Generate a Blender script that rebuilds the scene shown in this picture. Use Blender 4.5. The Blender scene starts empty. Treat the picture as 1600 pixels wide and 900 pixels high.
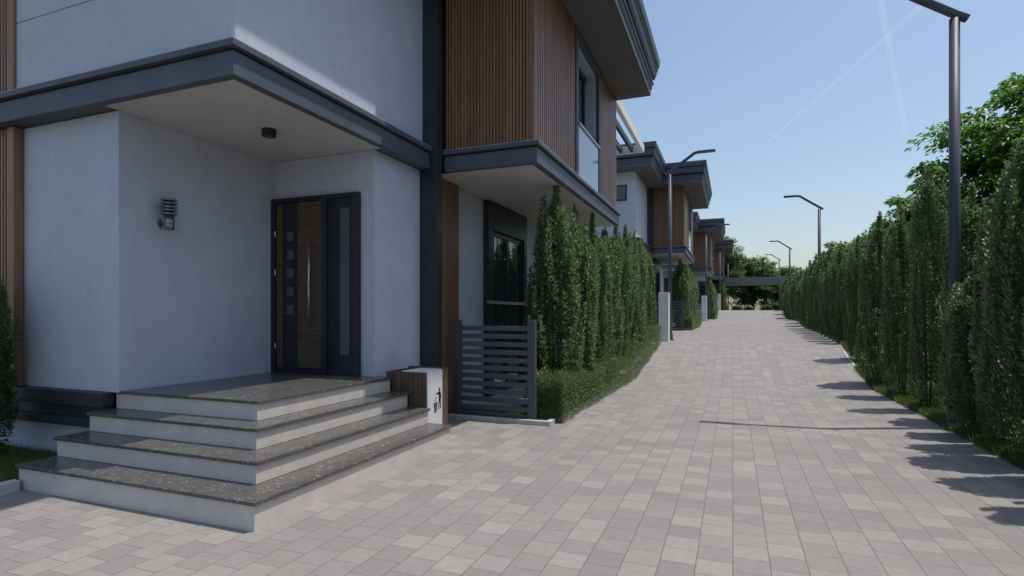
import bpy, math, random
import numpy as np
from mathutils import Vector, Matrix

S = bpy.context.scene
C = S.collection
R = math.radians

# ------------------------------------------------------------------ camera
FPX, HX, HY, EYE = 879.0, 1145.0, 491.0, 1.65
cam = bpy.data.cameras.new("camera")
cam.sensor_width = 36; cam.lens = FPX / 1600 * 36
cam.shift_y = (HY - 450) / 1600
cam.clip_start = 0.05; cam.clip_end = 40000
TH = math.atan((HX - 800) / FPX)
co = bpy.data.objects.new("camera", cam); C.objects.link(co)
co.location = (0, 0, EYE); co.rotation_euler = (R(90), 0, TH)
S.camera = co
S.render.resolution_x = 1024; S.render.resolution_y = 576

# ------------------------------------------------------------------ sky and sun
SUN = Vector((1.76, 0.74, 5.97)).normalized()
w = bpy.data.worlds.new("World"); S.world = w; w.use_nodes = True
nt = w.node_tree; bg = nt.nodes["Background"]
sky = nt.nodes.new("ShaderNodeTexSky"); sky.sky_type = 'NISHITA'; sky.sun_disc = False
sky.sun_elevation = math.asin(SUN.z); sky.sun_rotation = math.atan2(SUN.x, SUN.y)
sky.altitude = 0; sky.air_density = 1.2; sky.dust_density = 2.0; sky.ozone_density = 1.3
nt.links.new(sky.outputs[0], bg.inputs[0]); bg.inputs[1].default_value = 0.15
sl = bpy.data.lights.new("sun", 'SUN'); sl.energy = 3.8; sl.angle = R(0.6); sl.color = (1.0, 0.93, 0.84)
so = bpy.data.objects.new("sun", sl); C.objects.link(so)
so.rotation_euler = (-SUN).to_track_quat('-Z', 'Y').to_euler()
S.view_settings.view_transform = 'Standard'; S.view_settings.look = 'None'
S.view_settings.gamma = 1; S.view_settings.exposure = 0.0
S.view_settings.use_curve_mapping = False

# ------------------------------------------------------------------ helpers
def tag(o, label=None, cat=None, group=None, kind=None):
    if label: o['label'] = label
    if cat: o['category'] = cat
    if group: o['group'] = group
    if kind: o['kind'] = kind
    return o

def empty(name, loc=(0, 0, 0), rz=0):
    o = bpy.data.objects.new(name, None); C.objects.link(o)
    o.location = loc; o.rotation_euler = (0, 0, rz); o.empty_display_size = .2
    return o

class MB:
    def __init__(s): s.v = []; s.f = []
    def add(s, vs, fs):
        b = len(s.v); s.v += [tuple(v) for v in vs]; s.f += [tuple(i + b for i in f) for f in fs]; return s
    def box(s, x0, x1, y0, y1, z0, z1):
        return s.add([(x0,y0,z0),(x1,y0,z0),(x1,y1,z0),(x0,y1,z0),(x0,y0,z1),(x1,y0,z1),(x1,y1,z1),(x0,y1,z1)],
                     [(0,3,2,1),(4,5,6,7),(0,1,5,4),(1,2,6,5),(2,3,7,6),(3,0,4,7)])
    def cyl(s, p, q, r0, r1=None, n=16, cap=True):
        r1 = r0 if r1 is None else r1
        p, q = Vector(p), Vector(q); d = (q - p).normalized()
        a = d.orthogonal().normalized(); b = d.cross(a)
        vs = []
        for c, r in ((p, r0), (q, r1)):
            for i in range(n):
                t = 2 * math.pi * i / n
                vs.append(c + a * (r * math.cos(t)) + b * (r * math.sin(t)))
        fs = [(i, (i+1) % n, n + (i+1) % n, n + i) for i in range(n)]
        if cap: fs += [tuple(range(n))[::-1], tuple(range(n, 2*n))]
        return s.add(vs, fs)
    def prism(s, poly, axis, a0, a1):
        # polygon in the two other axes, extruded along axis between a0 and a1
        n = len(poly)
        def mk(u, v, a): return {'x': (a,u,v), 'y': (u,a,v), 'z': (u,v,a)}[axis]
        vs = [mk(u, v, a0) for u, v in poly] + [mk(u, v, a1) for u, v in poly]
        fs = [(i, (i+1) % n, n + (i+1) % n, n + i) for i in range(n)] + [tuple(range(n))[::-1], tuple(range(n, 2*n))]
        return s.add(vs, fs)
    def build(s, name, mat, parent=None, bevel=0, smooth=False, label=None):
        me = bpy.data.meshes.new(name); me.from_pydata(s.v, [], s.f); me.update()
        o = bpy.data.objects.new(name, me); C.objects.link(o)
        for m in (mat if isinstance(mat, (list, tuple)) else [mat]): me.materials.append(m)
        import bmesh
        bm = bmesh.new(); bm.from_mesh(me); bmesh.ops.recalc_face_normals(bm, faces=bm.faces); bm.to_mesh(me); bm.free()
        if smooth: 
            for p in me.polygons: p.use_smooth = len(p.vertices) == 4
        if bevel:
            m = o.modifiers.new("bevel", 'BEVEL'); m.width = bevel; m.segments = 2; m.limit_method = 'ANGLE'; m.harden_normals = False
        if parent: o.parent = parent
        if label: o['label'] = label
        return o

def children(o): return [c for c in bpy.data.objects if c.parent == o]
def copy_tree(o, parent=None):
    c = o.copy(); C.objects.link(c); c.parent = parent
    for ch in children(o): copy_tree(ch, c)
    return c

TERR = [(-1e3,0),(14.3,0),(19.4,.70),(28,.86),(35,.88),(39.5,1.2),(54.5,1.24),(60,2.02),(66,2.08),(69,2.08),(90,1.75),(4000,1.75)]
def terr(y):
    for (a, za), (b, zb) in zip(TERR, TERR[1:]):
        if y <= b: return za + (zb - za) * (y - a) / (b - a)
    return TERR[-1][1]

# ------------------------------------------------------------------ materials
class NT:
    def __init__(s, name):
        s.m = bpy.data.materials.new(name); s.m.use_nodes = True
        s.t = s.m.node_tree; s.b = s.t.nodes["Principled BSDF"]; s.out = s.t.nodes["Material Output"]
    def n(s, typ, **kw):
        o = s.t.nodes.new(typ)
        for k, v in kw.items(): setattr(o, k, v)
        return o
    def l(s, a, b): s.t.links.new(a, b)
    def math(s, op, a, b=None, c=None):
        o = s.n("ShaderNodeMath", operation=op)
        for i, x in enumerate((a, b, c)):
            if x is None: continue
            if isinstance(x, (int, float)): o.inputs[i].default_value = x
            else: s.l(x, o.inputs[i])
        return o.outputs[0]
    def coord(s, which="Object"): return s.n("ShaderNodeTexCoord").outputs[which]
    def noise(s, scale, detail=4, rough=.55, vec=None, dist=0, dim='3D'):
        o = s.n("ShaderNodeTexNoise"); o.inputs["Scale"].default_value = scale
        o.inputs["Detail"].default_value = detail; o.inputs["Roughness"].default_value = rough
        o.inputs["Distortion"].default_value = dist
        s.l(vec if vec is not None else s.coord(), o.inputs["Vector"]); return o.outputs["Fac"]
    def ramp(s, fac, stops, interp='LINEAR'):
        o = s.n("ShaderNodeValToRGB"); o.color_ramp.interpolation = interp
        e = o.color_ramp.elements
        while len(e) < len(stops): e.new(.5)
        for i, (p, c) in enumerate(stops):
            e[i].position = p; e[i].color = (*c, 1) if len(c) == 3 else c
        s.l(fac, o.inputs[0]); return o.outputs[0]
    def mix(s, fac, a, b, mode='MIX'):
        o = s.n("ShaderNodeMix", data_type='RGBA', blend_type=mode)
        for x, i in ((fac, 0), (a, 6), (b, 7)):
            if isinstance(x, (int, float)): o.inputs[i].default_value = x
            elif isinstance(x, tuple): o.inputs[i].default_value = (*x, 1)
            else: s.l(x, o.inputs[i])
        return o.outputs[2]
    def bump(s, h, strength=.3, dist=.01):
        o = s.n("ShaderNodeBump"); o.inputs["Strength"].default_value = strength; o.inputs["Distance"].default_value = dist
        s.l(h, o.inputs["Height"]); s.l(o.outputs[0], s.b.inputs["Normal"])
    def col(s, c):
        if isinstance(c, tuple): s.b.inputs["Base Color"].default_value = (*c, 1)
        else: s.l(c, s.b.inputs["Base Color"])
    def rough(s, r):
        if isinstance(r, (int, float)): s.b.inputs["Roughness"].default_value = r
        else: s.l(r, s.b.inputs["Roughness"])

def speck(name, c1, c2, scale, rough=.6, bump=.1, bscale=None, metallic=0, spec=.5, bdist=.004):
    m = NT(name)
    f = m.noise(scale, 6, .6)
    m.col(m.ramp(f, [(.3, c1), (.7, c2)])); m.rough(rough)
    m.b.inputs["Metallic"].default_value = metallic
    m.b.inputs["Specular IOR Level"].default_value = spec
    if bump: m.bump(m.noise(bscale or scale * 8, 4), bump, bdist)
    return m.m

def stucco():
    m = NT("white_stucco")
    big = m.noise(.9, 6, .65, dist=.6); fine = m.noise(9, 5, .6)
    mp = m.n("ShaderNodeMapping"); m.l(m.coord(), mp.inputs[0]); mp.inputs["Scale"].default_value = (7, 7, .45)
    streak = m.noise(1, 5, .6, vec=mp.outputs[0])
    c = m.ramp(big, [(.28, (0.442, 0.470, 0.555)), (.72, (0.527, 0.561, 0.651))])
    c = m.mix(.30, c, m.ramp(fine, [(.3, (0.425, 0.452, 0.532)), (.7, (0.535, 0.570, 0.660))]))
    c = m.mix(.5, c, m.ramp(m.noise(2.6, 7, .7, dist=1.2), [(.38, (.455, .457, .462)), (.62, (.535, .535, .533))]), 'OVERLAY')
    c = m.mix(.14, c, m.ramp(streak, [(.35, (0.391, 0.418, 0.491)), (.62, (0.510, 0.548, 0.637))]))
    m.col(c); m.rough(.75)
    m.bump(m.noise(160, 3), .12, .003)
    return m.m

def wood_slat():
    m = NT("brown_wood_slat")
    mp = m.n("ShaderNodeMapping"); m.l(m.coord(), mp.inputs[0]); mp.inputs["Scale"].default_value = (30, 30, 1.2)
    g = m.noise(1, 6, .6, vec=mp.outputs[0], dist=.4)
    isl = m.n("ShaderNodeNewGeometry").outputs["Random Per Island"]
    c = m.ramp(g, [(.3, (.185, .092, .052)), (.7, (.29, .148, .086))])
    hsv = m.n("ShaderNodeHueSaturation"); m.l(c, hsv.inputs["Color"])
    m.l(m.math('MULTIPLY_ADD', isl, .3, .85), hsv.inputs["Value"])
    m.col(hsv.outputs[0]); m.rough(.44)
    m.bump(g, .12, .002)
    return m.m

def door_wood():
    m = NT("door_wood")
    mp = m.n("ShaderNodeMapping"); m.l(m.coord(), mp.inputs[0]); mp.inputs["Scale"].default_value = (2.2, 2.2, 28)
    g = m.noise(1, 8, .65, vec=mp.outputs[0], dist=1.2)
    sep = m.n("ShaderNodeSeparateXYZ"); m.l(m.coord(), sep.inputs[0])
    z = m.math('FRACT', m.math('MULTIPLY', sep.outputs[2], 3.1))
    line = m.math('LESS_THAN', z, .02)
    c = m.ramp(g, [(.25, (.03, .019, .013)), (.5, (.075, .048, .03)), (.78, (.12, .082, .052))])
    m.col(m.mix(line, c, (.02, .013, .01))); m.rough(.5); m.bump(g, .15, .002)
    return m.m

def paving():
    m = NT("concrete_pavers")
    W = .2285
    sep = m.n("ShaderNodeSeparateXYZ"); m.l(m.coord(), sep.inputs[0])
    u = m.math('DIVIDE', sep.outputs[0], W)
    colm = m.math('FLOOR', u)
    par = m.math('ABSOLUTE', m.math('MODULO', colm, 2))
    v = m.math('ADD', m.math('DIVIDE', sep.outputs[1], W), m.math('MULTIPLY', par, .5))
    row = m.math('FLOOR', v)
    fu = m.math('FRACT', u); fv = m.math('FRACT', v)
    du = m.math('MINIMUM', fu, m.math('SUBTRACT', 1, fu))
    dv = m.math('MINIMUM', fv, m.math('SUBTRACT', 1, fv))
    jit = m.noise(22, 4, .7)
    ju = m.math('LESS_THAN', du, m.math('MULTIPLY_ADD', jit, .024, .001))
    jv = m.math('LESS_THAN', dv, m.math('MULTIPLY_ADD', jit, .026, -.001))
    cmb = m.n("ShaderNodeCombineXYZ"); m.l(colm, cmb.inputs[0]); m.l(row, cmb.inputs[1])
    wn = m.n("ShaderNodeTexWhiteNoise"); wn.noise_dimensions = '2D'; m.l(cmb.outputs[0], wn.inputs["Vector"])
    wn2 = m.n("ShaderNodeTexWhiteNoise"); wn2.noise_dimensions = '3D'
    cmb2 = m.n("ShaderNodeCombineXYZ"); m.l(colm, cmb2.inputs[0]); m.l(row, cmb2.inputs[1]); cmb2.inputs[2].default_value = 7.3
    m.l(cmb2.outputs[0], wn2.inputs["Vector"])
    base = m.ramp(wn.outputs["Value"], [(0, (.214, .206, .207)), (.30, (.222, .213, .210)), (.52, (.236, .225, .216)),
                                        (.68, (.258, .246, .231)), (.90, (.254, .236, .226))], 'CONSTANT')
    hsv = m.n("ShaderNodeHueSaturation"); m.l(base, hsv.inputs["Color"])
    m.l(m.math('MULTIPLY_ADD', wn2.outputs["Value"], .12, .94), hsv.inputs["Value"])
    fine = m.noise(260, 3, .7); mid = m.noise(16, 5, .6); big = m.noise(.6, 4, .6)
    c = m.mix(.55, hsv.outputs[0], m.ramp(fine, [(.25, (.40, .40, .40)), (.75, (.60, .60, .60))]), 'OVERLAY')
    c = m.mix(.45, c, m.ramp(mid, [(.3, (.41, .41, .41)), (.7, (.58, .58, .58))]), 'OVERLAY')
    c = m.mix(.5, c, m.ramp(big, [(.3, (.45, .455, .46)), (.7, (.55, .545, .54))]), 'OVERLAY')
    vor = m.n("ShaderNodeTexVoronoi"); vor.inputs["Scale"].default_value = 1.3; m.l(m.coord(), vor.inputs["Vector"])
    dots = m.math('LESS_THAN', vor.outputs["Distance"], .017)
    c = m.mix(m.math('MULTIPLY', dots, .5), c, (.62, .6, .57))
    joint = m.math('MAXIMUM', m.math('MULTIPLY', ju, .9), m.math('MULTIPLY', jv, .85))
    c = m.mix(joint, c, (.115, .095, .09))
    m.col(c); m.rough(.72); m.b.inputs["Specular IOR Level"].default_value = .35
    edge = m.math('MULTIPLY', m.math('MINIMUM', m.math('MULTIPLY', m.math('MINIMUM', du, dv), 22), 1), 1)
    tilt = m.math('MULTIPLY', wn2.outputs["Value"], .35)
    h = m.math('ADD', m.math('ADD', edge, m.math('MULTIPLY', fine, .16)), tilt)
    m.bump(h, .45, .004)
    return m.m

def marble():
    m = NT("dark_marble_tread")
    d = m.noise(3.2, 7, .7, dist=2.2)
    v1 = m.n("ShaderNodeTexVoronoi"); v1.feature = 'DISTANCE_TO_EDGE'; v1.inputs["Scale"].default_value = 9
    wv = m.n("ShaderNodeVectorMath", operation='ADD'); m.l(m.coord(), wv.inputs[0])
    nn = m.n("ShaderNodeTexNoise"); nn.inputs["Scale"].default_value = 9; nn.inputs["Detail"].default_value = 6; m.l(m.coord(), nn.inputs["Vector"])
    sc = m.n("ShaderNodeVectorMath", operation='SCALE'); m.l(nn.outputs["Color"], sc.inputs[0]); sc.inputs["Scale"].default_value = .28
    m.l(sc.outputs[0], wv.inputs[1]); m.l(wv.outputs[0], v1.inputs["Vector"])
    vein = m.math('LESS_THAN', v1.outputs["Distance"], .013)
    mask = m.math('GREATER_THAN', m.noise(14, 5, .7), .53)
    sp = m.math('GREATER_THAN', m.noise(42, 5, .75), .665)
    c = m.ramp(d, [(.3, (.058, .057, .055)), (.7, (.105, .102, .096))])
    c = m.mix(m.math('MAXIMUM', m.math('MULTIPLY', m.math('MULTIPLY', vein, mask), .75), m.math('MULTIPLY', sp, .35)), c, (.5, .49, .46))
    m.col(c); m.rough(.26)
    return m.m

def leaf_mat(name, dark, light, rough=.42, trans=.22, tcol=(.16, .26, .04), var=.5):
    m = NT(name)
    isl = m.n("ShaderNodeNewGeometry").outputs["Random Per Island"]
    c = m.ramp(isl, [(0, dark), (1, light)])
    m.col(c); m.rough(rough)
    tr = m.n("ShaderNodeBsdfTranslucent"); tr.inputs[0].default_value = (*tcol, 1)
    ms = m.n("ShaderNodeMixShader"); ms.inputs[0].default_value = trans
    m.l(m.b.outputs[0], ms.inputs[1]); m.l(tr.outputs[0], ms.inputs[2]); m.l(ms.outputs[0], m.out.inputs[0])
    return m.m

def glass_dark(name, col=(.02, .025, .03), rough=.03):
    m = NT(name); m.col(col); m.rough(rough); m.b.inputs["Specular IOR Level"].default_value = .9
    m.bump(m.noise(1.1, 2), .02, .02)
    return m.m

def contrail_mat():
    m = NT("contrail_vapour")
    t = m.n("ShaderNodeBsdfTransparent"); d = m.n("ShaderNodeBsdfTranslucent"); d.inputs[0].default_value = (.95, .95, .95, 1)
    ms = m.n("ShaderNodeMixShader")
    n1 = m.noise(.004, 5, .6)
    m.l(m.ramp(n1, [(.25, (.004, .004, .004)), (.75, (.034, .034, .034))]), ms.inputs[0])
    m.l(t.outputs[0], ms.inputs[1]); m.l(d.outputs[0], ms.inputs[2]); m.l(ms.outputs[0], m.out.inputs[0])
    return m.m

M = dict(
    stucco=stucco(), wood=wood_slat(), doorwood=door_wood(), paving=paving(), marble=marble(),
    trim=speck("dark_grey_render", (.062, .073, .098), (.088, .102, .132), 2.2, .55, .12, 60),
    dark=speck("anthracite_metal", (.022, .026, .036), (.028, .033, .046), 3, .42, 0),
    black=speck("black_backing", (.012, .01, .01), (.018, .015, .014), 3, .7, 0),
    soffit=speck("pale_soffit", (.46, .455, .45), (.52, .515, .51), 1.5, .8, .05),
    roofsoffit=speck("dark_soffit", (.10, .10, .098), (.125, .123, .12), 1.0, .7, .03),
    riser=speck("pale_riser_stone", (.50, .465, .44), (.60, .56, .53), 5, .6, .15, 60),
    pole=speck("grey_painted_steel", (.058, .064, .088), (.07, .078, .105), 3, .5, .03, 40, 0, .4),
    steel=speck("brushed_steel", (.5, .5, .5), (.6, .6, .6), 20, .28, 0, metallic=1),
    lampmetal=speck("grey_lamp_metal", (.22, .24, .28), (.27, .29, .33), 10, .3, 0, metallic=.8),
    white=speck("white_panel", (.62, .63, .66), (.68, .69, .72), 3, .45, .03),
    whitew=speck("white_beam_paint", (.74, .72, .68), (.8, .78, .74), 3, .5, 0),
    pillar=speck("white_pillar_plaster", (.6, .61, .63), (.68, .69, .7), 3, .7, .15, 80),
    kerb=speck("pale_kerb_concrete", (.36, .37, .38), (.47, .48, .49), 12, .8, .25, 90),
    glass=glass_dark("dark_window_glass"),
    sidelight=glass_dark("frosted_door_glass", (.06, .065, .08), .25),
    ink=speck("black_print", (.008, .008, .008), (.012, .012, .012), 5, .5, 0),
    soil=speck("lawn_soil", (.035, .05, .016), (.06, .08, .026), 6, .95, .6, 40, bdist=.02),
    grass=leaf_mat("grass_blade", (.05, .075, .018), (.15, .19, .06), .6, .3, (.24, .30, .08)),
    trunk=speck("bark", (.045, .034, .026), (.09, .07, .055), 14, .9, .6, 40, bdist=.02),
    shrub=leaf_mat("shrub_leaf", (.055, .10, .052), (.175, .245, .13), .42, .28, (.24, .37, .13)),
    hedge=leaf_mat("low_hedge_leaf", (.055, .092, .04), (.15, .20, .09), .45, .25, (.22, .30, .07)),
    chest=leaf_mat("broad_tree_leaf", (.035, .085, .016), (.085, .17, .032), .42, .34, (.16, .36, .04)),
    oak=leaf_mat("distant_tree_leaf", (.03, .06, .018), (.08, .125, .035), .5, .3, (.15, .26, .04)),
    contrail=contrail_mat(),
    patio=speck("pale_patio_stone", (.38, .36, .34), (.46, .44, .41), 4, .8, .1),
)

# ------------------------------------------------------------------ ground
def kerb_x(y):
    pts = [(-50, 2.90), (17.5, 2.90), (22, 3.15), (35, 3.6), (50, 4.0), (66, 4.7), (70, 4.8)]
    for (a, xa), (b, xb) in zip(pts, pts[1:]):
        if y <= b: return xa + (xb - xa) * (y - a) / (b - a)
    return pts[-1][1]

ys = sorted(set([-30, -10, 0, 8, 14.0, 14.3, 14.6] + [14.3 + i * 1.02 for i in range(6)] + [19.1, 19.4, 19.8] + [22, 25, 28, 31.5, 34.5, 35, 35.5, 37, 39, 39.5, 40, 45, 50, 54, 54.5, 55, 57, 59.5, 60, 60.5, 63, 66, 69]))
mb = MB(); vs = []; fs = []
for y in ys:
    vs += [(-30, y, terr(y)), (kerb_x(y), y, terr(y))]
for i in range(len(ys) - 1): fs.append((2*i, 2*i+1, 2*i+3, 2*i+2))
mb.add(vs, fs); tag(mb.build("paved_street", M['paving']), kind="structure")

mb = MB(); vs = []; fs = []
gy = [-400] + ys + [75, 90, 4000]
for y in gy:
    z = terr(y) - .012
    vs += [(-4000, y, z), (4000, y, z)]
for i in range(len(gy) - 1): fs.append((2*i, 2*i+1, 2*i+3, 2*i+2))
mb.add(vs, fs); tag(mb.build("ground", M['soil']), kind="structure")

# kerb along the right side of the street
mb = MB()
for a, b in zip(ys[2:], ys[3:]):
    xa, xb, za, zb = kerb_x(a), kerb_x(b), terr(a), terr(b)
    mb.add([(xa, a, za - .05), (xa + .05, a, za - .05), (xa + .05, a, za + .012), (xa, a, za + .012),
            (xb, b, zb - .05), (xb + .05, b, zb - .05), (xb + .05, b, zb + .012), (xb, b, zb + .012)],
           [(3, 2, 6, 7), (0, 3, 7, 4), (2, 1, 5, 6)])
tag(mb.build("kerb", M['kerb']), kind="structure")
mb = MB(); mb.box(-6.30, -6.20, -3, 3.22, -.05, .10)
tag(mb.build("kerb", M['kerb'], bevel=.01), kind="structure")
# lawn in front of the house on the left
mb = MB(); mb.box(-14, -6.30, -3, 4.10, -.1, .05)
tag(mb.build("lawn", M['soil']), kind="structure")

# ------------------------------------------------------------------ house
DZ = 7.03      # roof soffit height
LZ0, LZ1 = 3.87, 4.20   # canopy fascia

def cornice(mb, poly, prof):
    """sweep profile [(out, z)] round a closed counter-clockwise polygon with mitred corners"""
    n = len(poly); rings = []
    for o, z in prof:
        ring = []
        for i in range(n):
            p0, p1, p2 = Vector(poly[i-1]), Vector(poly[i]), Vector(poly[(i+1) % n])
            d1 = (p1 - p0).normalized(); d2 = (p2 - p1).normalized()
            n1 = Vector((d1.y, -d1.x)); n2 = Vector((d2.y, -d2.x))
            q = p1 + (n1 + n2) * (o / (1 + n1.dot(n2)))
            ring.append((q.x, q.y, z))
        rings.append(ring)
    vs = [v for r in rings for v in r]; fs = []
    for k in range(len(rings) - 1):
        for i in range(n):
            j = (i + 1) % n
            fs.append((k*n+i, k*n+j, (k+1)*n+j, (k+1)*n+i))
    return mb.add(vs, fs)

def slats(axis, a0, a1, pos, z0, z1, pitch, width, depth, sgn):
    """vertical slats: axis = direction they repeat along"""
    mb = MB(); n = int(round((a1 - a0) / pitch))
    p = (a1 - a0) / n
    for i in range(n):
        u = a0 + p * (i + .5) - width / 2
        if axis == 'x': y0, y1 = sorted((pos, pos + sgn * depth)); mb.box(u, u + width, y0, y1, z0, z1)
        else: x0, x1 = sorted((pos, pos + sgn * depth)); mb.box(x0, x1, u, u + width, z0, z1)
    return mb

def make_house(root, pergola=False):
    # ---- entry wing walls
    W = MB()
    W.box(-12, -7.87, 4.30, 6.30, 0.4, 3.86)
    W.box(-7.87, -6.20, 4.12, 6.36, 0.8, 3.86)
    W.box(-12, -6.20, 4.16, 6.36, -.05, .40)
    W.box(-12, -4.48, 6.36, 14.1, -.05, 3.86)
    zz = [3.95, 4.985, 5.0, 5.985, 6.0, DZ - .003]
    W.box(-12, -4.43, 4.055, 14.08, 3.90, DZ - .004)
    for a, b in ((3.95, 5.072), (5.086, 6.063), (6.077, DZ - .004)):
        W.box(-7.87, -4.432, 4.04, 4.0545, a, b)
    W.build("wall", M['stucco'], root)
    P = MB()
    P.box(-12, -6.32, 4.02, 4.155, .64, .795); P.box(-12, -6.34, 4.09, 4.158, .50, .64); P.box(-12, -6.32, 4.04, 4.158, .405, .50)
    P.build("plinth", M['dark'], root, bevel=.006)
    # left timber cladding
    for z0, z1 in ((.80, 3.855), (4.205, DZ - .01)):
        sl = slats('x', -9.6, -7.99, 4.06, z0, z1, .058, .034, .03, -1); sl.box(-7.985, -7.86, 4.01, 4.11, z0, z1)
        s_ = sl.build("timber_cladding", M['wood'], root)
        MB().box(-12, -7.99, 4.061, 4.32, z0, z1).build("backing", M['black'], s_)
    # ---- canopy round the entry wing (fascia, ledge, soffit)
    def canopy(x0, x1, y0, y1, ztop=LZ1):
        F = MB(); F.box(x0, x1, y0, y1, LZ0, 4.10); c = F.build("canopy", M['trim'], root, bevel=.006)
        F = MB(); F.box(x0 + .001, x1 + .045, y0 - .045, y1 + .01, 4.125, ztop - .012); F.build("ledge", M['trim'], c, bevel=.005)
        F = MB(); F.box(x0 + .01, x1 + .038, y0 - .038, y1, ztop - .0115, ztop - .004); F.build("bounce_cap", M['kerb'], c)  # pale strip added out of sight to bounce sun onto the wall above
        F = MB(); F.box(x0, x1 - .02, y0 + .02, y1, 4.098, 4.127); F.build("shadow_groove", M['black'], c)
        return c
    c1 = canopy(-12.0, -4.30, 3.90, 7.52)
    S1 = MB(); S1.box(-6.19, -4.50, 4.14, 6.34, LZ0 - .012, LZ0 - .001); S1.build("soffit", M['soffit'], c1)
    S1 = MB(); S1.box(-6.195, -4.385, 3.985, 6.35, LZ0 - .010, LZ0 - .0005); S1.build("soffit", M['soffit'], c1)
    # ---- corner pilaster
    MB().box(-4.60, -4.19, 7.53, 7.72, 0, DZ - .002).build("pilaster", M['dark'], root, bevel=.006)
    # ---- projecting timber bay
    bay = MB()
    X0 = -2.76
    bay.box(-4.6, X0, 7.86, 10.17, 3.95, DZ - .004); bay.box(-4.6, X0, 12.29, 14.08, 3.95, DZ - .004)
    bay.box(-4.6, X0 - .35, 10.17, 12.29, 3.95, DZ - .004)
    B = bay.build("bay", M['black'], root)
    c2 = canopy(-4.19, -2.66, 7.78, 14.14)
    MB().box(-4.47, -2.76, 7.88, 14.05, LZ0 - .010, LZ0 - .0005).build("soffit", M['soffit'], c2)
    f = slats('x', -4.19, -2.80, 7.86, 4.201, DZ - .008, .0545, .037, .032, -1)
    f.box(-2.80, -2.72, 7.822, 7.90, 4.201, DZ - .008)
    f.build("timber_cladding", M['wood'], B)
    f = slats('y', 7.91, 10.15, X0, 4.201, DZ - .008, .105, .074, .034, 1); f.build("timber_cladding", M['wood'], B)
    f = slats('y', 12.31, 14.0, X0, 4.201, DZ - .008, .105, .074, .034, 1); f.box(-2.80, -2.722, 14.0, 14.09, 4.201, DZ - .008)
    f.build("timber_cladding", M['wood'], B)
    # bay window
    wn = MB()
    wn.box(X0 - .34, -2.70, 10.17, 10.33, 4.201, DZ - .008); wn.box(X0 - .34, -2.70, 12.07, 12.29, 4.201, DZ - .008)
    wn.box(X0 - .34, -2.70, 10.33, 12.07, 6.83, DZ - .008)
    win = wn.build("bay_window", M['trim'], root, bevel=.004)
    MB().box(X0 - .33, X0 - .02, 12.04, 12.069, 4.21, 6.80).box(X0 - .33, X0 - .02, 10.33, 12.04, 6.80, 6.829).build("reveal", M['stucco'], win)
    fr = MB()
    for a, b in ((10.34, 10.40), (11.15, 11.22), (11.86, 11.92)): fr.box(X0 - .30, X0 - .22, a, b, 4.21, 6.79)
    fr.box(X0 - .305, X0 - .215, 10.34, 12.03, 6.68, 6.79); fr.box(X0 - .305, X0 - .215, 10.34, 12.03, 4.21, 4.3)
    fr.build("frame", M['dark'], win)
    MB().box(X0 - .27, X0 - .25, 10.34, 12.03, 4.21, 6.75).build("pane", M['glass'], win)
    MB().box(-2.715, -2.70, 10.335, 11.95, 4.23, 5.22).build("glass_balustrade", M['baluglass'], win)
    MB().box(-2.735, -2.672, 10.31, 12.11, 5.22, 5.275).build("handrail", M['lampmetal'], win, bevel=.006)
    # ---- roof
    poly = [(-12.6, 3.28), (-3.658, 3.28), (-3.658, 6.95), (-1.88, 6.95), (-1.88, 14.15), (-12.6, 14.15)]
    prof = [(-.02, DZ), (0, DZ), (0, 7.17), (.02, 7.175), (.02, 7.20), (.03, 7.205), (.03, 7.29), (.065, 7.30), (.065, 7.335), (-.08, 7.34), (-.08, 7.43),
            (.09, 7.44), (.09, 7.48), (.105, 7.49), (.125, 7.56), (.13, 7.64), (.155, 7.645), (.155, 7.67), (.08, 7.675), (.08, 7.715), (.17, 7.72), (.17, 7.76), (.185, 7.77), (.20, 7.93), (.16, 7.96), (-.3, 8.05)]
    rf = MB(); cornice(rf, poly, prof)
    n = len(poly); b = (len(prof) - 1) * n
    rf.f += [(b + 1, b + 2, b + 5, b + 0), (b + 2, b + 3, b + 4, b + 5)]
    roof = rf.build("roof", M['trim'], root)
    sf = MB(); sf.add([(x, y, DZ + .0) for x, y in [(-12.6, 3.28), (-3.69, 3.29), (-3.69, 14.14), (-12.6, 14.14)]], [(0, 1, 2, 3)])
    sf.add([(x, y, DZ + .0) for x, y in [(-3.69, 6.96), (-1.9, 6.96), (-1.9, 14.14), (-3.69, 14.14)]], [(0, 1, 2, 3)])
    sf.build("roof_soffit", M['roofsoffit'], roof)
    # small upper window on the front
    t = MB().box(-5.55, -4.80, 4.0, 4.05, 5.80, 6.48).build("window", M['dark'], root)
    MB().box(-5.49, -4.86, 3.985, 3.999, 5.86, 6.42).build("pane", M['glass'], t)
    # ---- front door
    d = MB()
    d.box(-6.19, -6.12, 6.27, 6.355, .82, 3.30); d.box(-4.76, -4.695, 6.27, 6.355, .82, 3.30); d.box(-6.12, -4.76, 6.27, 6.355, 3.235, 3.30)
    d.box(-5.28, -5.20, 6.262, 6.355, .82, 3.235); d.box(-6.12, -4.76, 6.29, 6.355, .82, .87)
    door = d.build("front_door", M['door'], root, bevel=.004)
    MB().box(-6.119, -5.281, 6.30, 6.35, .871, 3.234).box(-5.199, -4.761, 6.295, 6.35, .871, 3.234).build("leaf", M['door'], door)
    MB().box(-6.10, -5.985, 6.285, 6.299, .90, 3.215).build("timber_panel", M['doorwood'], door)
    MB().box(-5.715, -5.30, 6.280, 6.299, .90, 3.225).build("timber_panel", M['doorwood'], door)
    for z in (1.72, 1.98, 2.24, 2.50, 2.76):
        g = MB().box(-5.91, -5.79, 6.286, 6.2985, z - .07, z + .06).build("glass_square", M['sidelight'], door)
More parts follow.
